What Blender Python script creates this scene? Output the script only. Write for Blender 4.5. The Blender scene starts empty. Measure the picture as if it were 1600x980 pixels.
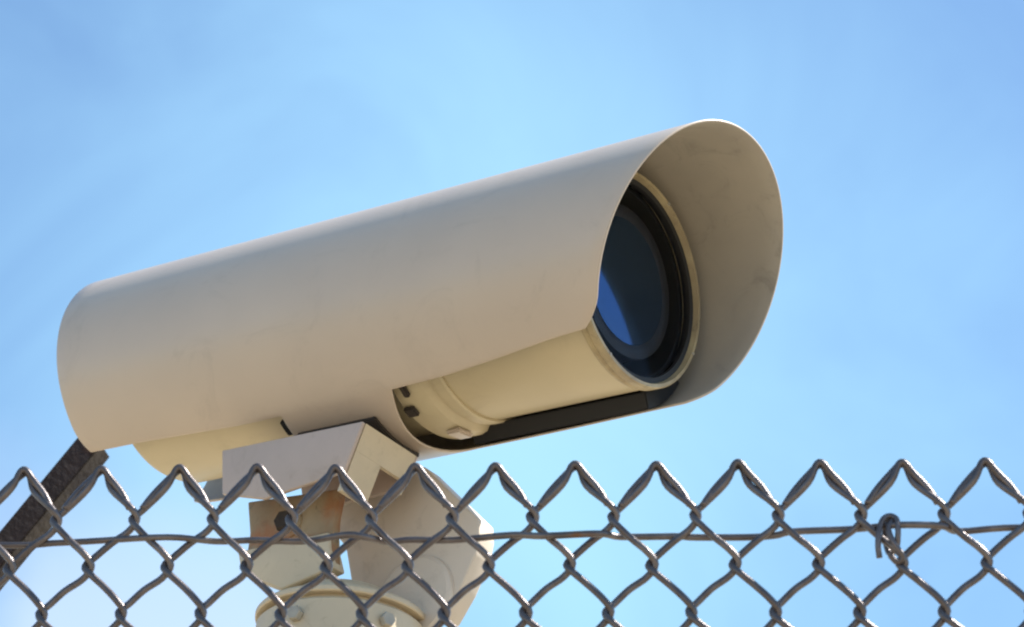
import bpy, bmesh, math, random
from mathutils import Vector, Matrix, noise

random.seed(7)
S = bpy.context.scene
COL = S.collection
R_ = math.radians

# ------------------------------------------------------------------ camera
EYE = Vector((0.0, 0.0, 1.55))          # photographer's eye height
PITCH, ROLL, FOCAL = 0.51041, 0.05547, 4610.9 / 1600 * 36
cp, sp = math.cos(PITCH), math.sin(PITCH)
fw = Vector((0, cp, sp)); rt = Vector((1, 0, 0)); up = Vector((0, -sp, cp))
c_, s_ = math.cos(ROLL), math.sin(ROLL)
r2 = c_ * rt + s_ * up
u2 = -s_ * rt + c_ * up
cam = bpy.data.cameras.new("camera")
camo = bpy.data.objects.new("camera", cam)
COL.objects.link(camo)
m = Matrix((r2, u2, -fw)).transposed().to_4x4()
m.translation = EYE
camo.matrix_world = m
cam.lens = FOCAL; cam.sensor_width = 36; cam.sensor_fit = 'HORIZONTAL'
cam.clip_start = 0.05; cam.clip_end = 20000
cam.dof.use_dof = True; cam.dof.focus_distance = 2.28; cam.dof.aperture_fstop = 13
S.camera = camo

# ------------------------------------------------------------------ light
SUN_DIR = Vector((0.58, 0.09, 0.81)).normalized()      # towards the sun
elev = math.asin(SUN_DIR.z); azim = math.atan2(SUN_DIR.x, SUN_DIR.y)
sun = bpy.data.lights.new("sun", 'SUN')
sun.energy = 5.0; sun.angle = R_(0.53); sun.color = (1.0, 0.95, 0.87)
suno = bpy.data.objects.new("sun", sun); COL.objects.link(suno)
suno.rotation_euler = SUN_DIR.to_track_quat('Z', 'Y').to_euler()
suno.location = (0, 0, 30)

W = bpy.data.worlds.new("World"); S.world = W; W.use_nodes = True
nt = W.node_tree; nt.nodes.clear()
def N(tree, typ, **kw):
    n = tree.nodes.new(typ)
    for k, v in kw.items(): setattr(n, k, v)
    return n
CLOUD = (-2.61, -3.13, -0.65)
out = N(nt, 'ShaderNodeOutputWorld'); bg = N(nt, 'ShaderNodeBackground')
sky = N(nt, 'ShaderNodeTexSky', sky_type='NISHITA')
sky.sun_disc = False; sky.sun_elevation = elev; sky.sun_rotation = azim
sky.air_density = 1.0; sky.dust_density = 0.8; sky.ozone_density = 0.4; sky.altitude = 200
# thin high veil of cloud over the blue, all round the sky
tc = N(nt, 'ShaderNodeTexCoord')
mp = N(nt, 'ShaderNodeMapping'); mp.inputs['Scale'].default_value = (1.0, 1.0, 1.6)
mp.inputs['Location'].default_value = (0.35, 0.1, 0.2)
n1 = N(nt, 'ShaderNodeTexNoise'); n1.inputs['Scale'].default_value = 3.2
n1.inputs['Detail'].default_value = 3; n1.inputs['Roughness'].default_value = 0.45
n1.inputs['Distortion'].default_value = 0.6
mr = N(nt, 'ShaderNodeMapRange', interpolation_type='SMOOTHERSTEP')
mr.inputs['From Min'].default_value = 0.36; mr.inputs['From Max'].default_value = 0.72
mr.inputs['To Min'].default_value = 0.0; mr.inputs['To Max'].default_value = 0.55
mix = N(nt, 'ShaderNodeMix', data_type='RGBA')
tint = N(nt, 'ShaderNodeMix', data_type='RGBA', blend_type='MULTIPLY'); tint.inputs['Factor'].default_value = 1.0
tint.inputs['B'].default_value = (.79, 1.02, 1.20, 1)
L_ = nt.links.new
L_(tc.outputs['Generated'], mp.inputs['Vector']); L_(mp.outputs['Vector'], n1.inputs['Vector'])
L_(n1.outputs['Fac'], mr.inputs['Value'])
# one broader, softer patch of the same thin cloud beyond the camera
dv = N(nt, 'ShaderNodeVectorMath', operation='DISTANCE'); dv.inputs[1].default_value = (0.000, 0.890, 0.455)
wn = N(nt, 'ShaderNodeTexNoise'); wn.inputs['Scale'].default_value = 7; wn.inputs['Distortion'].default_value = .8; wn.inputs['Detail'].default_value = 6; wn.inputs['Roughness'].default_value = .55
wm = N(nt, 'ShaderNodeMath', operation='MULTIPLY_ADD'); wm.inputs[1].default_value = -.22
pr = N(nt, 'ShaderNodeMapRange', interpolation_type='SMOOTHSTEP')
pr.inputs['From Min'].default_value = -.15; pr.inputs['From Max'].default_value = .23; pr.inputs['To Min'].default_value = .95; pr.inputs['To Max'].default_value = 0
mxx = N(nt, 'ShaderNodeMath', operation='MAXIMUM')
L_(tc.outputs['Generated'], dv.inputs[0]); L_(tc.outputs['Generated'], wn.inputs['Vector'])
L_(wn.outputs['Fac'], wm.inputs[0]); L_(dv.outputs['Value'], wm.inputs[2]); L_(wm.outputs['Value'], pr.inputs['Value'])
L_(pr.outputs['Result'], mxx.inputs[0]); L_(mr.outputs['Result'], mxx.inputs[1]); L_(mxx.outputs['Value'], mix.inputs['Factor'])
# low white cloud banks all round, just above the fence: puffs in a belt of elevation
wc = N(nt, 'ShaderNodeTexNoise'); wc.inputs['Scale'].default_value = 5.5; wc.inputs['Detail'].default_value = 5; wc.inputs['Roughness'].default_value = .5
wmap = N(nt, 'ShaderNodeMapping'); wmap.inputs['Location'].default_value = CLOUD
sx = N(nt, 'ShaderNodeSeparateXYZ')
be = N(nt, 'ShaderNodeMapRange', interpolation_type='SMOOTHSTEP'); be.inputs['From Min'].default_value = .46; be.inputs['From Max'].default_value = .38
wr = N(nt, 'ShaderNodeMapRange', interpolation_type='SMOOTHSTEP'); wr.inputs['From Min'].default_value = .50; wr.inputs['From Max'].default_value = .66; wr.inputs['To Max'].default_value = .7
wx = N(nt, 'ShaderNodeMath', operation='MULTIPLY'); mix2 = N(nt, 'ShaderNodeMix', data_type='RGBA'); mix2.inputs['B'].default_value = (4.3, 5.3, 6.9, 1)
L_(tc.outputs['Generated'], wmap.inputs['Vector']); L_(wmap.outputs['Vector'], wc.inputs['Vector']); L_(tc.outputs['Generated'], sx.inputs['Vector'])
L_(sx.outputs['Z'], be.inputs['Value']); L_(wc.outputs['Fac'], wr.inputs['Value'])
L_(be.outputs['Result'], wx.inputs[0]); L_(wr.outputs['Result'], wx.inputs[1]); L_(wx.outputs['Value'], mix2.inputs['Factor']); L_(mix.outputs['Result'], mix2.inputs['A'])
L_(sky.outputs['Color'], tint.inputs['A'])
L_(tint.outputs['Result'], mix.inputs['A']); mix.inputs['B'].default_value = (2.85, 5.1, 6.9, 1)
L_(mix2.outputs['Result'], bg.inputs['Color']); bg.inputs['Strength'].default_value = 0.08
L_(bg.outputs['Background'], out.inputs['Surface'])

S.view_settings.view_transform = 'Standard'; S.view_settings.look = 'None'
S.view_settings.exposure = 1.13; S.view_settings.gamma = 1.0
S.render.engine = 'CYCLES'
S.cycles.max_bounces = 10; S.cycles.diffuse_bounces = 5; S.cycles.glossy_bounces = 5
S.cycles.transmission_bounces = 8
S.cycles.filter_width = 2.1

# ------------------------------------------------------------------ helpers
def tagit(o, label=None, cat=None, group=None, kind=None):
    if label: o['label'] = label
    if cat: o['category'] = cat
    if group: o['group'] = group
    if kind: o['kind'] = kind
    return o

def obj(name, mesh, mat=None, parent=None, smooth=True):
    o = bpy.data.objects.new(name, mesh); COL.objects.link(o)
    if mat is not None and not mesh.materials: mesh.materials.append(mat)
    if smooth:
        for p in mesh.polygons: p.use_smooth = True
    if parent is not None: o.parent = parent
    return o

def empty(name, loc, rot=None):
    o = bpy.data.objects.new(name, None); COL.objects.link(o)
    o.empty_display_size = 0.05
    if rot is not None:
        M = rot.to_4x4(); M.translation = loc; o.matrix_world = M
    else: o.location = loc
    return o

def mesh_from(name, v, f):
    me = bpy.data.meshes.new(name); me.from_pydata([tuple(p) for p in v], [], f); me.update()
    return me

def fix_normals(me):
    bm = bmesh.new(); bm.from_mesh(me)
    bmesh.ops.recalc_face_normals(bm, faces=bm.faces); bm.to_mesh(me); bm.free()
    return me

def lathe(name, prof, axis='x', seg=96, close=False):
    """prof: list of (along, radius); revolved about the local axis."""
    v, f = [], []
    n = len(prof)
    for k in range(seg):
        a = 2 * math.pi * k / seg
        for (u, r) in prof:
            y, z = r * math.cos(a), r * math.sin(a)
            v.append((u, y, z) if axis == 'x' else (y, z, u))
    for k in range(seg):
        k2 = (k + 1) % seg
        for i in range(n - 1 + (1 if close else 0)):
            j = (i + 1) % n
            f.append((k * n + i, k * n + j, k2 * n + j, k2 * n + i))
    me = mesh_from(name, v, f)
    bm = bmesh.new(); bm.from_mesh(me)
    bmesh.ops.remove_doubles(bm, verts=bm.verts, dist=1e-6)
    bmesh.ops.recalc_face_normals(bm, faces=bm.faces); bm.to_mesh(me); bm.free()
    return me

def tube(name, pts, rad, seg=8, caps=True, rads=None):
    pts = [Vector(p) for p in pts]; n = len(pts)
    v, f = [], []
    t0 = (pts[1] - pts[0]).normalized()
    nrm = t0.orthogonal().normalized()
    for i, p in enumerate(pts):
        t = (pts[min(i + 1, n - 1)] - pts[max(i - 1, 0)]).normalized()
        nrm = (nrm - t * nrm.dot(t)).normalized(); b = t.cross(nrm)
        r = rads[i] if rads else rad
        for k in range(seg):
            a = 2 * math.pi * k / seg
            v.append(p + r * (math.cos(a) * nrm + math.sin(a) * b))
    for i in range(n - 1):
        for k in range(seg):
            k2 = (k + 1) % seg
            f.append((i * seg + k, i * seg + k2, (i + 1) * seg + k2, (i + 1) * seg + k))
    if caps:
        f.append(tuple(reversed(range(seg)))); f.append(tuple(range((n - 1) * seg, n * seg)))
    return mesh_from(name, v, f)

def spline(P, sub=6):
    P = [Vector(p) for p in P]; o = []
    for i in range(len(P) - 1):
        a = P[max(i - 1, 0)]; b = P[i]; c = P[i + 1]; d = P[min(i + 2, len(P) - 1)]
        for k in range(sub):
            t = k / sub
            o.append(0.5 * ((2 * b) + (c - a) * t + (2 * a - 5 * b + 4 * c - d) * t * t + (3 * b - a - 3 * c + d) * t ** 3))
    o.append(P[-1]); return o

def prism(name, poly, a, b, bevel=0.0, conv=None):
    """poly: list of 2D (x,z); extruded between y=a and y=b; conv maps (x,y,z)->Vector."""
    conv = conv or (lambda x, y, z: Vector((x, y, z)))
    n = len(poly)
    v = [conv(x, a, z) for x, z in poly] + [conv(x, b, z) for x, z in poly]
    f = [tuple(range(n)), tuple(reversed(range(n, 2 * n)))]
    for i in range(n):
        j = (i + 1) % n
        f.append((i, i + n, j + n, j))
    me = mesh_from(name, v, f); fix_normals(me)
    if bevel:
        bm = bmesh.new(); bm.from_mesh(me)
        bmesh.ops.bevel(bm, geom=list(bm.edges), offset=bevel, segments=3, affect='EDGES', profile=0.5)
        bm.to_mesh(me); bm.free()
    return me

def auto_smooth(o, ang=35):
    me = o.data
    bm = bmesh.new(); bm.from_mesh(me)
    for f in bm.faces: f.smooth = True
    for e in bm.edges:
        if len(e.link_faces) == 2 and e.calc_face_angle(0) > R_(ang): e.smooth = False
    bm.to_mesh(me); bm.free()

# ------------------------------------------------------------------ materials
def paint(name, col, col2, rough=0.42, grime=0.25, gcol=(0.14, 0.11, 0.08), scale=9.0, bump=0.05, rust=None, spec=0.5, streak=1.0, fine=260):
    mt = bpy.data.materials.new(name); mt.use_nodes = True
    t = mt.node_tree; b = t.nodes['Principled BSDF']; l = t.links.new
    co = N(t, 'ShaderNodeTexCoord'); mpn = N(t, 'ShaderNodeMapping')
    mpn.inputs['Scale'].default_value = (1, 1, streak)
    l(co.outputs['Object'], mpn.inputs['Vector'])
    a = N(t, 'ShaderNodeTexNoise'); a.inputs['Scale'].default_value = scale
    a.inputs['Detail'].default_value = 5; a.inputs['Roughness'].default_value = 0.55
    l(mpn.outputs['Vector'], a.inputs['Vector'])
    m1 = N(t, 'ShaderNodeMix', data_type='RGBA'); m1.inputs['A'].default_value = (*col, 1); m1.inputs['B'].default_value = (*col2, 1)
    r1 = N(t, 'ShaderNodeMapRange'); r1.inputs['From Min'].default_value = .35; r1.inputs['From Max'].default_value = .65
    l(a.outputs['Fac'], r1.inputs['Value']); l(r1.outputs['Result'], m1.inputs['Factor'])
    g = N(t, 'ShaderNodeTexNoise'); g.inputs['Scale'].default_value = scale * 3.1; g.inputs['Detail'].default_value = 8
    g.inputs['Roughness'].default_value = .7; g.inputs['Distortion'].default_value = 1.2
    l(mpn.outputs['Vector'], g.inputs['Vector'])
    r2_ = N(t, 'ShaderNodeMapRange', interpolation_type='SMOOTHSTEP'); r2_.inputs['From Min'].default_value = .52; r2_.inputs['From Max'].default_value = .78
    r2_.inputs['To Max'].default_value = grime
    l(g.outputs['Fac'], r2_.inputs['Value'])
    m2 = N(t, 'ShaderNodeMix', data_type='RGBA'); m2.inputs['B'].default_value = (*gcol, 1)
    l(m1.outputs['Result'], m2.inputs['A']); l(r2_.outputs['Result'], m2.inputs['Factor'])
    last = m2
    if rust:
        k = N(t, 'ShaderNodeTexNoise'); k.inputs['Scale'].default_value = rust[1]; k.inputs['Detail'].default_value = 7
        l(mpn.outputs['Vector'], k.inputs['Vector'])
        r3 = N(t, 'ShaderNodeMapRange', interpolation_type='SMOOTHSTEP'); r3.inputs['From Min'].default_value = rust[2]; r3.inputs['From Max'].default_value = rust[2] + .24
        l(k.outputs['Fac'], r3.inputs['Value'])
        m3 = N(t, 'ShaderNodeMix', data_type='RGBA'); m3.inputs['B'].default_value = (*rust[0], 1)
        l(last.outputs['Result'], m3.inputs['A']); l(r3.outputs['Result'], m3.inputs['Factor']); last = m3
    l(last.outputs['Result'], b.inputs['Base Color'])
    rr = N(t, 'ShaderNodeMapRange'); rr.inputs['To Min'].default_value = rough - .06; rr.inputs['To Max'].default_value = rough + .14
    l(g.outputs['Fac'], rr.inputs['Value']); l(rr.outputs['Result'], b.inputs['Roughness'])
    fn = N(t, 'ShaderNodeTexNoise'); fn.inputs['Scale'].default_value = fine; fn.inputs['Detail'].default_value = 3
    l(co.outputs['Object'], fn.inputs['Vector'])
    bp = N(t, 'ShaderNodeBump'); bp.inputs['Strength'].default_value = bump; bp.inputs['Distance'].default_value = .001
    l(fn.outputs['Fac'], bp.inputs['Height']); l(bp.outputs['Normal'], b.inputs['Normal'])
    b.inputs['Specular IOR Level'].default_value = spec
    return mt

def plain(name, col, rough=.5, metal=0.0, **kw):
    mt = bpy.data.materials.new(name); mt.use_nodes = True
    b = mt.node_tree.nodes['Principled BSDF']
    b.inputs['Base Color'].default_value = (*col, 1); b.inputs['Roughness'].default_value = rough; b.inputs['Metallic'].default_value = metal
    for k, v in kw.items(): b.inputs[k].default_value = v
    return mt

M_shield = paint('shield_paint', (.53, .43, .335), (.485, .395, .31), rough=.34, grime=.28, gcol=(.27, .22, .17), scale=6, bump=.06)
M_shield.node_tree.nodes['Principled BSDF'].inputs['Coat Weight'].default_value = .35
M_shield.node_tree.nodes['Principled BSDF'].inputs['Coat Roughness'].default_value = .32
# the sheet's inner side has water stains with curled edges
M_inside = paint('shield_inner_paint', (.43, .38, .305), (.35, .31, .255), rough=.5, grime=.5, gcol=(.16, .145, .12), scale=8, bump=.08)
M_body = paint('housing_paint', (.57, .475, .30), (.50, .42, .27), rough=.4, grime=.25, gcol=(.30, .24, .15), scale=8, bump=.05)
M_bezel = paint('bezel_metal', (.46, .37, .21), (.30, .23, .13), rough=.35, grime=.7, gcol=(.05, .04, .03), scale=30, bump=.1)
M_brack = paint('bracket_paint', (.50, .395, .335), (.45, .36, .305), rough=.42, grime=.35, gcol=(.25, .19, .13), scale=14, bump=.08)
M_cream = paint('cream_paint', (.60, .49, .33), (.54, .44, .30), rough=.42, grime=.5, gcol=(.25, .20, .12), scale=18, bump=.1)
M_ear = paint('pale_bracket_paint', (.66, .56, .45), (.60, .51, .41), rough=.4, grime=.35, gcol=(.25, .19, .13), scale=14, bump=.08)
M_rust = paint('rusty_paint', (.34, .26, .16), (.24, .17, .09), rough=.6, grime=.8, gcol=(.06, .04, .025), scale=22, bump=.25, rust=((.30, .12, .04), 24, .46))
M_wire = paint('weathered_wire', (.15, .128, .125), (.085, .070, .070), rough=.30, grime=.6, gcol=(.05, .035, .028), scale=60, bump=.25, rust=((.15, .065, .025), 45, .60), spec=.8, fine=900)
M_iron = paint('rusted_iron', (.018, .012, .014), (.036, .024, .024), spec=.3, rough=.6, grime=.8, gcol=(.05, .040, .038), scale=24, bump=1.0, rust=((.05, .022, .014), 30, .55), fine=170)
M_iron2 = paint('lighter_iron', (.062, .048, .034), (.030, .022, .018), spec=.2, rough=.7, grime=.8, gcol=(.012, .010, .010), scale=22, bump=1.0, fine=170)  # lighter iron with the side flange's ground bounce put into its colour
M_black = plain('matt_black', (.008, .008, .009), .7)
M_barrel = plain('black_anodised', (.004, .003, .003), .6)
M_bolt = paint('bolt_zinc', (.42, .38, .30), (.33, .30, .25), rough=.35, grime=.6, scale=60, bump=.1)
M_rubber = plain('black_rubber', (.015, .014, .013), .6)
M_shade = plain('shade_brown', (.035, .025, .018), .7)  # dark brown for the shade above the bracket and in the band's gaps
M_glass = plain('window_glass', (.86, .88, .92), 0.0, 0.0, **{'Transmission Weight': 1.0, 'IOR': 1.07})
M_lens = plain('coated_lens', (.034, .090, .19), .06, 1.0)
M_galv = paint('galvanised_post', (.35, .36, .37), (.28, .29, .30), rough=.4, grime=.3, scale=14, bump=.1)

M_wire.node_tree.nodes['Principled BSDF'].inputs['Metallic'].default_value = .6

# ------------------------------------------------------------------ ground
def ground_mat():
    mt = bpy.data.materials.new('dry_gravel_ground'); mt.use_nodes = True
    t = mt.node_tree; b = t.nodes['Principled BSDF']; l = t.links.new
    co = N(t, 'ShaderNodeTexCoord')
    a = N(t, 'ShaderNodeTexNoise'); a.inputs['Scale'].default_value = .35; a.inputs['Detail'].default_value = 10; a.inputs['Roughness'].default_value = .65
    v = N(t, 'ShaderNodeTexVoronoi'); v.inputs['Scale'].default_value = 45
    l(co.outputs['Object'], a.inputs['Vector']); l(co.outputs['Object'], v.inputs['Vector'])
    cr = N(t, 'ShaderNodeValToRGB'); e = cr.color_ramp.elements
    e[0].position = .3; e[0].color = (.33, .275, .19, 1); e[1].position = .7; e[1].color = (.40, .34, .25, 1)
    l(a.outputs['Fac'], cr.inputs['Fac'])
    mx = N(t, 'ShaderNodeMix', data_type='RGBA', blend_type='MULTIPLY'); mx.inputs['Factor'].default_value = .25
    l(cr.outputs['Color'], mx.inputs['A']); l(v.outputs['Color'], mx.inputs['B'])
    l(mx.outputs['Result'], b.inputs['Base Color']); b.inputs['Roughness'].default_value = .95
    bp = N(t, 'ShaderNodeBump'); bp.inputs['Strength'].default_value = .5; bp.inputs['Distance'].default_value = .02
    l(v.outputs['Distance'], bp.inputs['Height']); l(bp.outputs['Normal'], b.inputs['Normal'])
    return mt
G = 3000
gv, gf = [], []
ring = [0, 3, 12, 60, 400, G]
NS = 32
gv.append((0, 0, 0))
for r in ring[1:]:
    for k in range(NS):
        a = 2 * math.pi * k / NS; gv.append((r * math.cos(a), r * math.sin(a), 0))
for k in range(NS): gf.append((0, 1 + k, 1 + (k + 1) % NS))
for j in range(len(ring) - 2):
    for k in range(NS):
        k2 = (k + 1) % NS; o0 = 1 + j * NS; o1 = o0 + NS
        gf.append((o0 + k, o1 + k, o1 + k2, o0 + k2))
tagit(obj('ground', mesh_from('ground', gv, gf), ground_mat(), smooth=False), kind='structure')

# ------------------------------------------------------------------ security camera
A = Vector((0.7989104, -0.59776612, -0.06646683))     # axis, towards the lens
Hn = Vector((-0.59909093, -0.800681, 0.0))            # level, towards the viewer
T = Vector((0.05321873, -0.03981967, 0.99778864))     # up, square to the axis
C = Vector((0.13952777, 1.9900152, 1.16684896)) + EYE
ROT = Matrix((A, -Hn, T)).transposed()
O = Vector((-0.33, 0.0, -0.1075))                     # base point of the housing in its own frame
def cyl(u, h, t): return Vector((u, -h, t)) - O       # axis frame -> local coords of the root
root = empty('security_camera', C + O.x * A + O.z * T, ROT)
tagit(root, 'beige cylindrical security camera under a long rounded sunshield, above the fence', 'security camera')
def cpart(name, me, mat, smooth=True, parent=None, ang=35):
    me.transform(Matrix.Translation(-O))
    o = obj(name, me, mat, parent or root, smooth)
    if smooth: auto_smooth(o, ang)
    return o

R = .1075; L = .585; KF = .40666; KB = -.151
def edge_th(u):                                        # half opening angle of the sheet along its length
    pts = [(-.62, 144.0), (-.52, 144.8), (-.40, 147.3), (-.30, 147.2), (-.18, 145.2), (-.118, 143.0), (-.04, 139.5), (.1, 136)]
    for (a, b), (c, d) in zip(pts, pts[1:]):
        if u <= c: return R_(b + (d - b) * max(0, min(1, (u - a) / (c - a))))
    return R_(138)
us = [-L + .015 * i for i in range(int(L / .015) + 1)]
us = sorted(set([round(u, 4) for u in us] + [-.356, -.240, 0.0]))
us = [u for u in us if u in (-.356, -.240, 0.0, -L) or min(abs(u + .356), abs(u + .240), abs(u)) > .004]
NT = 120
sv, sf = [], []
def sh_u(u, th, te):
    wf = max(0, min(1, (u + .2) / .2)); wb = max(0, min(1, (-.40 - u) / (L - .40)))
    c = max(0.0, (abs(th) - (te - R_(13))) / R_(13))
    return u + wf * (KF * R * math.cos(th) - .013 * c * c) + wb * (KB * R * math.cos(th) + (.006 if th > 0 else .050) * c * c)
for u in us:
    te = edge_th(u)
    for j in range(NT + 1):
        s = -1 + 2 * j / NT; th = te * s
        rr = R * (1 + .003 * noise.noise(Vector((u * 4, th * .8, 3))))
        sv.append(Vector((sh_u(u, th, te), -rr * math.sin(th), rr * math.cos(th))))
nc = NT + 1
for i in range(len(us) - 1):
    for j in range(NT):
        sf.append((i * nc + j, i * nc + j + 1, (i + 1) * nc + j + 1, (i + 1) * nc + j))
band = [i for i, u in enumerate(us) if -.3561 <= u <= -.2399]
NB = 14; prev = None
for i in band:
    te = edge_th(us[i]); row = [i * nc + NT]
    for k in range(1, NB):
        th = te + (2 * math.pi - 2 * te) * k / NB
        du = -.014 * math.sin(math.pi * k / NB) if i == band[-1] else 0
        row.append(len(sv)); sv.append(Vector((us[i] + du, -R * math.sin(th), R * math.cos(th))))
    row.append(i * nc)
    if prev:
        for k in range(NB): sf.append((prev[k], prev[k + 1], row[k + 1], row[k]))
    prev = row
me = mesh_from('sunshield', sv, sf); fix_normals(me)
# make normals point outwards
if me.polygons[NT // 2].normal.z < 0: me.flip_normals()
me.materials.append(M_shield); me.materials.append(M_inside)
sh = cpart('sunshield', me, None, ang=60)
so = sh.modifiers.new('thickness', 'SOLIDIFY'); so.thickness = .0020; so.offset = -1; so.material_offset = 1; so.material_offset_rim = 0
bv = sh.modifiers.new('soft_edge', 'BEVEL'); bv.width = .0007; bv.segments = 2; bv.limit_method = 'ANGLE'; bv.angle_limit = R_(50)

RI = .0875; UW = -.050; RB = .0895
# body tube with open front, rounded rear
prof = [(-.548, 0.0), (-.548, .070), (-.546, .078), (-.541, .084), (-.533, RI), (-.215, RI), (-.062, RI), (-.062, RI - .004), (-.21, RI - .004), (-.21, 0)]
cpart('housing_tube', lathe('housing_tube', prof), M_body, ang=25)
# joint collar where the front section screws on
prof = [(-.250, RI - .001), (-.250, .0950), (-.248, .0965), (-.228, .0965), (-.222, .0945), (-.2175, .0890), (-.2150, .0885), (-.2135, .0905), (-.205, .0905), (-.203, .0895), (-.203, RI - .001)]
cpart('collar', lathe('collar', prof), M_body, ang=25)
# added black strip standing in for the shade between tube and sheet
def arc_block(name, ua, ub, ta, tb, ra, rb, mat, n=10, bev=.0006):
    vs, fs = [], []
    for i in range(n + 1):
        th = R_(ta + (tb - ta) * i / n)
        for (u, r) in ((ua, ra), (ua, rb), (ub, rb), (ub, ra)): vs.append((u, -r * math.sin(th), r * math.cos(th)))
    for i in range(n):
        for k in range(4): fs.append((i * 4 + k, i * 4 + (k + 1) % 4, i * 4 + 4 + (k + 1) % 4, i * 4 + 4 + k))
    fs.append((0, 1, 2, 3)); fs.append((n * 4 + 3, n * 4 + 2, n * 4 + 1, n * 4))
    me = fix_normals(mesh_from(name, vs, fs))
    bm = bmesh.new(); bm.from_mesh(me)
    bmesh.ops.bevel(bm, geom=[e for e in bm.edges if e.calc_face_angle(0) > .6], offset=bev, segments=2, affect='EDGES'); bm.to_mesh(me); bm.free()
    return cpart(name, me, mat, ang=30)
arc_block('shade_strip', -.238, -.066, -151, -118, .0893, .1035, M_black, bev=.001)
# dark pad added to deepen the shade on the band above the bracket
arc_block('shade_pad', -.350, -.268, 157, 190, R - .0005, R + .0040, M_shade, 10, .001)
# latch hardware at the band edge; its dark blocks stand in for shaded gaps
arc_block('gap_shade', -.2385, -.2330, 147, 154, .0965, .1010, M_shade, 5, .0012)
arc_block('gap_shade', -.2475, -.2370, 160, 166, .0965, .1010, M_shade, 5, .0012)
arc_block('latch_clip', -.2345, -.2200, 184, 196, .0960, .1005, M_shield, 6, .0018)
arc_block('gap_shade', -.3640, -.3575, 151, 159, .0960, .1045, M_black, 5)
# bezel ring round the window with a groove
prof = [(-.0625, RI - .001), (-.0620, RB - .0005), (-.0600, RB), (-.0575, RB - .0012), (-.056, RB), (-.0515, RB), (UW, RB - .001), (UW, .0858), (-.0525, .0850), (-.0565, .0838), (-.0625, .0838)]
cpart('front_bezel', lathe('front_bezel', prof, close=True), M_bezel, ang=25)
prof = [(-.0610, .0798), (-.0610, .0835), (-.0568, .0835), (-.0550, .0844), (-.0542, .0844), (-.0545, .0800)]
cpart('window_gasket', lathe('window_gasket', prof, close=True), M_rubber, ang=25)
prof = [(-.0575, 0), (-.0575, .0796), (-.0595, .0796), (-.0595, 0)]
cpart('window_glass', lathe('window_glass', prof), M_glass, ang=25)
# inside: black liner, camera block and zoom lens
prof = [(-.064, RI - .0045), (-.064, .078), (-.205, .078), (-.205, 0.0)]
cpart('inner_liner', lathe('inner_liner', prof), M_black, ang=25)
prof = [(-.20, .050), (-.130, .050), (-.130, .060), (-.110, .061), (-.108, .064), (-.066, .064), (-.064, .0635), (-.0632, .058), (-.0636, .0545), (-.0645, .0525)]
lens = cpart('lens_barrel', lathe('lens_barrel', prof, seg=64), M_barrel, ang=25)
prof = [(-.0640 + .0006 * (1 - (i / 12) ** 2), .0525 * i / 12) for i in range(13)]
g = lathe('lens_glass', prof, seg=64); g.transform(Matrix.Translation(-O)); obj('lens_glass', g, M_lens, lens)
# cap screws on the bezel
for ad in (20, 110, 200, 290):
    s = lathe('bezel_screw', [(-.0500, 0), (-.0490, .0006), (-.0490, .0012), (-.0500, .0014)], seg=14)
    a = R_(ad); s.transform(Matrix.Translation((0, .0873 * math.sin(a), .0873 * math.cos(a))))
    cpart('bezel_screw', s, M_bolt)
# ------------------------------------------------------------------ bracket and pole
BP = C - .335 * A; POLE = Vector((BP.x + .006, BP.y - .002, 0))
mroot = empty('camera_mount', POLE)
tagit(mroot, 'beige steel tilt bracket with rust streaks, right under the security camera', 'mounting bracket')
def mv(u, h, t): return C + u * A + h * Hn + t * T - POLE
def mpart(name, me, mat, parent=None, ang=30):
    o = obj(name, me, mat, parent or mroot, True); auto_smooth(o, ang); return o
def mprism(name, poly, h0, h1, mat, bevel=.0015, parent=None):
    me = prism(name, poly, h0, h1, bevel, lambda x, y, z: mv(x, y, z))
    return mpart(name, me, mat, parent)
# hollow box channel right under the sheet: four walls and an end plate with a slot
u0, u1, tt, h0, h1 = -.4085, -.2596, -.116, -.008, .0665
box = [(u0, tt), (u1, tt), (u1 - .006, -.154), (u0 + .05, -.160), (u0 + .01, -.152)]
mprism('box_side', [(u0, tt + .001), (u1, tt), (u1 - .013, -.158), (u0 + .055, -.168), (u0 + .008, -.156)], h1 - .004, h1, M_brack, .0012)
mprism('box_side', [(u0 + .026, tt), (u1, tt), (u1 - .013, -.144), (u0 + .055, -.147), (u0 + .034, -.141)], h0, h0 + .004, M_brack, .0012)
mprism('box_top', [(u0 + .001, tt), (u0 + .001, tt - .004), (u1 - .001, tt - .004), (u1 - .001, tt)], h0 + .0045, h1 - .0045, M_brack, .0008)
mprism('spacer_pad', [(-.350, -.1070), (-.275, -.1070), (-.275, tt + .0005), (-.350, tt + .0005)], -.004, .030, M_brack, .001)
# end plate: leaning, with rectangular slot
def endplate():
    P = lambda hh, tz, d: mv(u1 + .0005 - .3 * (tt - tz) - d, hh, tz)
    def quad(vs, ha, hb, ta, tb):
        b0 = len(vs)
        for d in (0, .004):
            vs += [P(ha, ta, d), P(hb, ta, d), P(hb, tb, d), P(ha, tb, d)]
        return [(b0, b0 + 1, b0 + 2, b0 + 3), (b0 + 7, b0 + 6, b0 + 5, b0 + 4), (b0, b0 + 4, b0 + 5, b0 + 1), (b0 + 1, b0 + 5, b0 + 6, b0 + 2), (b0 + 2, b0 + 6, b0 + 7, b0 + 3), (b0 + 3, b0 + 7, b0 + 4, b0)]
    vs, fs = [], []
    a, b = h1 - .0042, h0 + .0042
    fs += quad(vs, a, b, tt - .0006, -.139)
    fs += quad(vs, a, .030, -.1391, -.172)
    fs += quad(vs, .002, b, -.1391, -.150)
    return fix_normals(mesh_from('end_plate', vs, fs))
mpart('end_plate', endplate(), M_cream)
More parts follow.
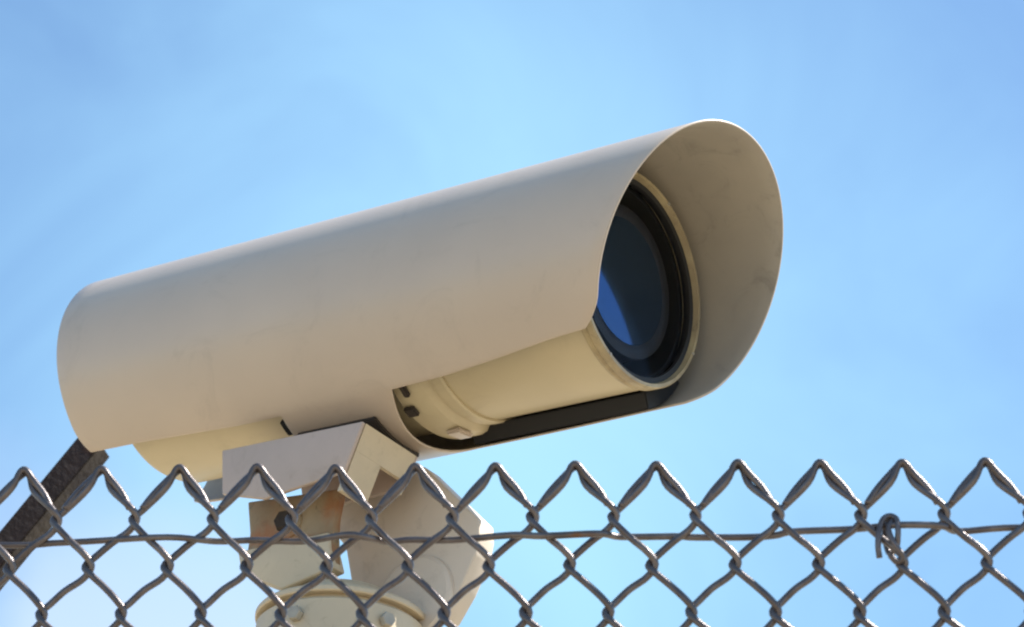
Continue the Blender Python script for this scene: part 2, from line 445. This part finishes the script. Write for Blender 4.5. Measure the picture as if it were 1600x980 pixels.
# far ear: broad rounded plate
ear = [(-.370, -.130), (-.368, -.150), (-.345, -.172), (-.338, -.192), (-.334, -.204), (-.232, -.252), (-.218, -.228), (-.207, -.200), (-.2055, -.184), (-.208, -.170), (-.272, -.112), (-.285, -.112)]
e = mprism('tilt_ear', ear, -.052, -.030, M_ear, .0022)
e['label'] = 'broad pale far plate with rounded corner'
# a raised round boss on the far ear
bm_ = lathe('pivot_boss', [(0, .0), (.006, .0), (.006, .034), (.004, .037), (0, .038)], axis='x', seg=48)
Mb = Matrix((Hn, A, T)).transposed().to_4x4(); Mb.translation = mv(-.262, -.0305, -.232)
bm_.transform(Mb); mpart('pivot_boss', bm_, M_ear, e)
# near ear: narrower, shaded, with rust where water ran from the box
ear2 = [(-.400, -.150), (-.300, -.155), (-.302, -.180), (-.300, -.205), (-.294, -.225), (-.345, -.236), (-.385, -.216), (-.392, -.205), (-.392, -.180)]
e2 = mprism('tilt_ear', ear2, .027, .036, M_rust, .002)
e2['label'] = 'near plate streaked with orange rust'
low = [(-.399, -.196), (-.3035, -.194), (-.301, -.207), (-.293, -.226), (-.345, -.2375), (-.387, -.219), (-.395, -.207)]
mprism('ear_foot', low, .0235, .0395, M_cream, .002)
# dark bolt hole and bolt head under the box
bh = lathe('pivot_bolt', [(0, 0), (.010, 0), (.010, .008), (.008, .0095), (0, .0095)], axis='x', seg=6)
Mb.translation = mv(-.350, .036, -.178); bh.transform(Mb); mpart('pivot_bolt', bh, M_iron2)
wsh = lathe('bolt_washer', [(0, .0), (.0025, .0), (.0025, .0135), (0, .014)], axis='x', seg=32)
Mb.translation = mv(-.350, .0355, -.178); wsh.transform(Mb); mpart('bolt_washer', wsh, M_rust)

# swivel base on the pole (world vertical)
zt = None
ztop = 1.55 + .9375
def bl(name, prof, mat, ang=30):
    me = lathe(name, prof, axis='z', seg=72); return mpart(name, me, mat, None, ang)
bl('swivel_base', [(ztop - .004, 0), (ztop, .030), (ztop, .066), (ztop - .001, .0685), (ztop - .003, .0700), (ztop - .006, .0700), (ztop - .007, .0690), (ztop - .007, .0620), (ztop - .011, .0620), (ztop - .011, .0665), (ztop - .013, .0685), (ztop - .060, .0702), (ztop - .064, .068), (ztop - .066, .0)], M_cream)
bl('base_lip', [(ztop - .046, .0690), (ztop - .046, .0712), (ztop - .049, .0720), (ztop - .054, .0712), (ztop - .054, .0690)], M_cream)
bl('pole', [(0.004, 0), (0.004, .12), (.012, .12), (.014, .060), (ztop - .066, .057), (ztop - .0662, 0)], M_galv)
for k in range(6):
    a = R_(-118 + 60 * k)
    b = lathe('base_bolt', [(0, 0), (.0055, 0), (.0055, .0055), (.0045, .0062), (0, .0062)], axis='x', seg=6)
    d = Vector((math.cos(a), math.sin(a), 0)); y = Vector((-d.y, d.x, 0))
    Mx = Matrix((d, y, Vector((0, 0, 1)))).transposed().to_4x4(); Mx.translation = d * .0699 + Vector((0, 0, ztop - .026))
    b.transform(Mx); mpart('base_bolt', b, M_bolt)
# neck joining the two ears to the swivel base
bl('neck', [(ztop - .001, .0), (ztop - .001, .048), (ztop + .010, .046), (ztop + .016, .040), (ztop + .018, 0)], M_cream)

# ------------------------------------------------------------------ chain link fence
FA = -0.14501; Uf = Vector((math.cos(FA), math.sin(FA), 0)); Nf = Vector((math.sin(FA), -math.cos(FA), 0))  # Nf towards the viewer
F0 = Vector((-.00508, 1.77362, .8718)) + EYE          # peak number 0
WD, RH, SK = .054, .0343, -.0199
froot = empty('chain_link_fence', Vector((F0.x, F0.y, 0)))
tagit(froot, 'dark weathered chain link fence crossing in front of the camera bracket', 'fence')
fr = Matrix((Uf, -Nf, Vector((0, 0, 1)))).transposed().to_4x4(); fr.translation = Vector((F0.x, F0.y, 0)); froot.matrix_world = fr
ZT = F0.z                                              # local coords: x along, y away from viewer, z up
WR = .00245
def wire_mesh(par, var):
    """helical wire; par 0: at its left side on row 0, par 1: at its right side"""
    rows = int((ZT - .03) / RH); rnd = random.Random(5 + par + 10 * var)
    e = .0017; d = .0030
    half = WD / 2
    pts = []
    # folded knuckle end: over the peak and down the other leg
    sgn = 1 if par == 0 else -1                        # direction from the peak towards this wire's body
    side = 0 if par == 0 else 1
    px = half * side
    off = .0033
    kj = lambda: rnd.uniform(-.0009, .0009)
    tail = [(px - sgn * half * .84, .0012 * sgn, -RH * .84 + off * .8),
            (px - sgn * half * .60, .0010 * sgn, -RH * .60 + off * 1.5 + kj()),
            (px - sgn * half * .25, .0012 * sgn, -RH * .25 + off * 1.5 + kj()),
            (px - sgn * half * .04, .0028 * sgn, .0030 + kj()),
            (px + sgn * half * .10, .0026 * sgn, .0012),
            (px + sgn * half * .30, .0015 * sgn, -RH * .30 - .0012)]
    pts += tail
    for k in range(1, rows + 1):
        s = (par + k) % 2                              # 0 left, 1 right
        xb = half * s + SK * 0 + (e if s else -e)
        zb = -RH * k
        # strand leaving towards the right runs in front, towards the left behind
        dy_in = -d if s == 1 else d
        j = lambda q: rnd.uniform(-q, q)
        xin = half * s + (-1 if s else 1) * .0034
        if k > 1: pts.append((half * .5 + j(.0009), dy_in * .75, zb + RH * .5 + j(.0009)))
        pts.append((xin, dy_in, zb + .0078))
        pts.append((xb + (.0004 if s else -.0004), 0, zb + j(.0006)))
        pts.append((xin, -dy_in, zb - .0078))
    P = spline(pts, 4)
    P = [Vector((p.x + SK * (-p.z) , p.y, p.z + ZT)) for p in P]
    return tube('wire', P, WR, 7)
WM = [[wire_mesh(0, v) for v in range(5)], [wire_mesh(1, v) for v in range(5)]]
for me in WM[0] + WM[1]:
    me.materials.append(M_wire)
    for p in me.polygons: p.use_smooth = True
rnd = random.Random(11)
for n in range(-36, 40):
    # wire n lives between half-columns n and n+1
    par = 0 if n % 2 == 0 else 1
    o = bpy.data.objects.new('wire', WM[par][(n * 7 + n // 2) % 5]); COL.objects.link(o); o.parent = froot
    o.location = (n * WD / 2 + rnd.uniform(-.0004, .0004), rnd.uniform(-.0005, .0005), rnd.uniform(-.0006, .0006))
# tension wire woven near the top
tw = [(-1.0, -.048, 1), (-.7, -.050, 1), (-.50, -.047, 1), (-.3349, -.0496, 1), (-.30, -.0483, 1), (-.2753, -.0471, 1), (-.2177, -.0502, -1), (-.1873, -.0477, 1), (-.159, -.0469, 1), (-.1281, -.0481, 1), (-.0968, -.0493, -1), (-.0828, -.0512, -1), (-.0701, -.0487, 1), (-.0551, -.0474, 1), (-.0268, -.0478, 1), (.0135, -.0502, -1), (.0348, -.0510, -1),
      (.0716, -.0496, -1), (.0854, -.0462, 1), (.122, -.0461, 1), (.1342, -.0469, 1), (.1694, -.0470, 1), (.1865, -.0458, 1), (.1986, -.0431, 1), (.238, -.0416, 1), (.2649, -.0448, -1), (.2937, -.0455, -1), (.306, -.0437, 1), (.3471, -.0412, 1), (.45, -.044, 1), (.7, -.046, 1), (1.1, -.046, 1)]
P = [Vector((x, .0062 * s, z + ZT)) for x, z, s in tw]
obj('tension_wire', tube('tension_wire', spline(P, 5), .0023, 8), M_wire, froot)
# wire tie twisted round the tension wire
tp = [(.2540, -.0045, -.0672), (.2532, -.006, -.0600), (.2536, -.0065, -.0520), (.2548, -.006, -.0450), (.2572, -.0055, -.0395), (.2612, -.004, -.0372), (.2650, -.0055, -.0398), (.2660, -.0075, -.0460), (.2660, -.007, -.0530),
      (.2650, -.004, -.0590), (.2610, .004, -.0606), (.2585, .006, -.0540), (.2578, .005, -.0440), (.2600, .000, -.0385), (.2630, -.003, -.0392), (.2600, -.0065, -.0470), (.2622, -.008, -.0560), (.2660, -.0075, -.0625), (.2690, -.0055, -.0670), (.2655, -.0035, -.0700), (.2608, -.005, -.0655)]
obj('wire_tie', tube('wire_tie', spline([(x, y, z + ZT) for x, y, z in tp], 5), .0020, 8), M_wire, froot)
# posts, out of the frame on both sides
for xx in (-.86, 1.03):
    me = lathe('post', [(0, .0), (0, .030), (ZT - .03, .030), (ZT - .02, .033), (ZT - .005, .028), (ZT + .006, .0)], axis='z', seg=32)
    o = obj('post', me, M_galv, froot); o.location = (xx, .038, 0); auto_smooth(o, 30)

# ------------------------------------------------------------------ angle iron arm
Pt = Vector((-0.3904, 2.5, 2.793)); Pb = Vector((-1.9547, 2.3073, 0.0))          # upper cut end and foot on the ground
ax = (Pt - Pb).normalized()
view = Vector((-0.3431, 0.9305, 0.128))                     # direction of the flange's depth
side = ax.cross(view).normalized()                     # to the right/below in the picture
if side.dot(r2) < 0: side = -side
aroot = empty('angle_iron_arm', Pb)
tagit(aroot, 'dark rusty slanting angle iron behind the fence at its left end', 'metal bar')
back = ax.cross(side).normalized()
if back.dot(view) < 0: back = -back
Lb = (Pt - Pb).length
# two flanges: A faces the viewer, B turns down-right and away
def flange(name, e0, e1, thick, n, l1a, l1b, mat):
    vs = []
    for (s, l0, l1) in ((e0, 0, l1a), (e1, 0, l1b)):
        for q in (0, thick):
            vs += [s + n * q, s + n * q + ax * l1]
    # order: e0q0l0,e0q0l1,e0q1l0,e0q1l1,e1...
    f = [(0, 1, 5, 4), (2, 6, 7, 3), (0, 2, 3, 1), (4, 5, 7, 6), (0, 4, 6, 2), (1, 3, 7, 5)]
    me = fix_normals(mesh_from(name, vs, f))
    bm = bmesh.new(); bm.from_mesh(me)
    bmesh.ops.bevel(bm, geom=list(bm.edges), offset=.0008, segments=2, affect='EDGES'); bm.to_mesh(me); bm.free()
    o = obj(name, me, mat, aroot); auto_smooth(o, 30); return o
flange('front_flange', side * -.0085 , side * .0125, .005, back, Lb, Lb, M_iron)
e1 = side * .0128 ; e2_ = side * .027 + back * .024
nn = (e2_ - e1).cross(ax).normalized()
if nn.dot(view) < 0: nn = -nn
flange('side_flange', e1, e2_, .005, nn, Lb - .001, Lb + .004, M_iron2)
bpy.context.view_layer.update()
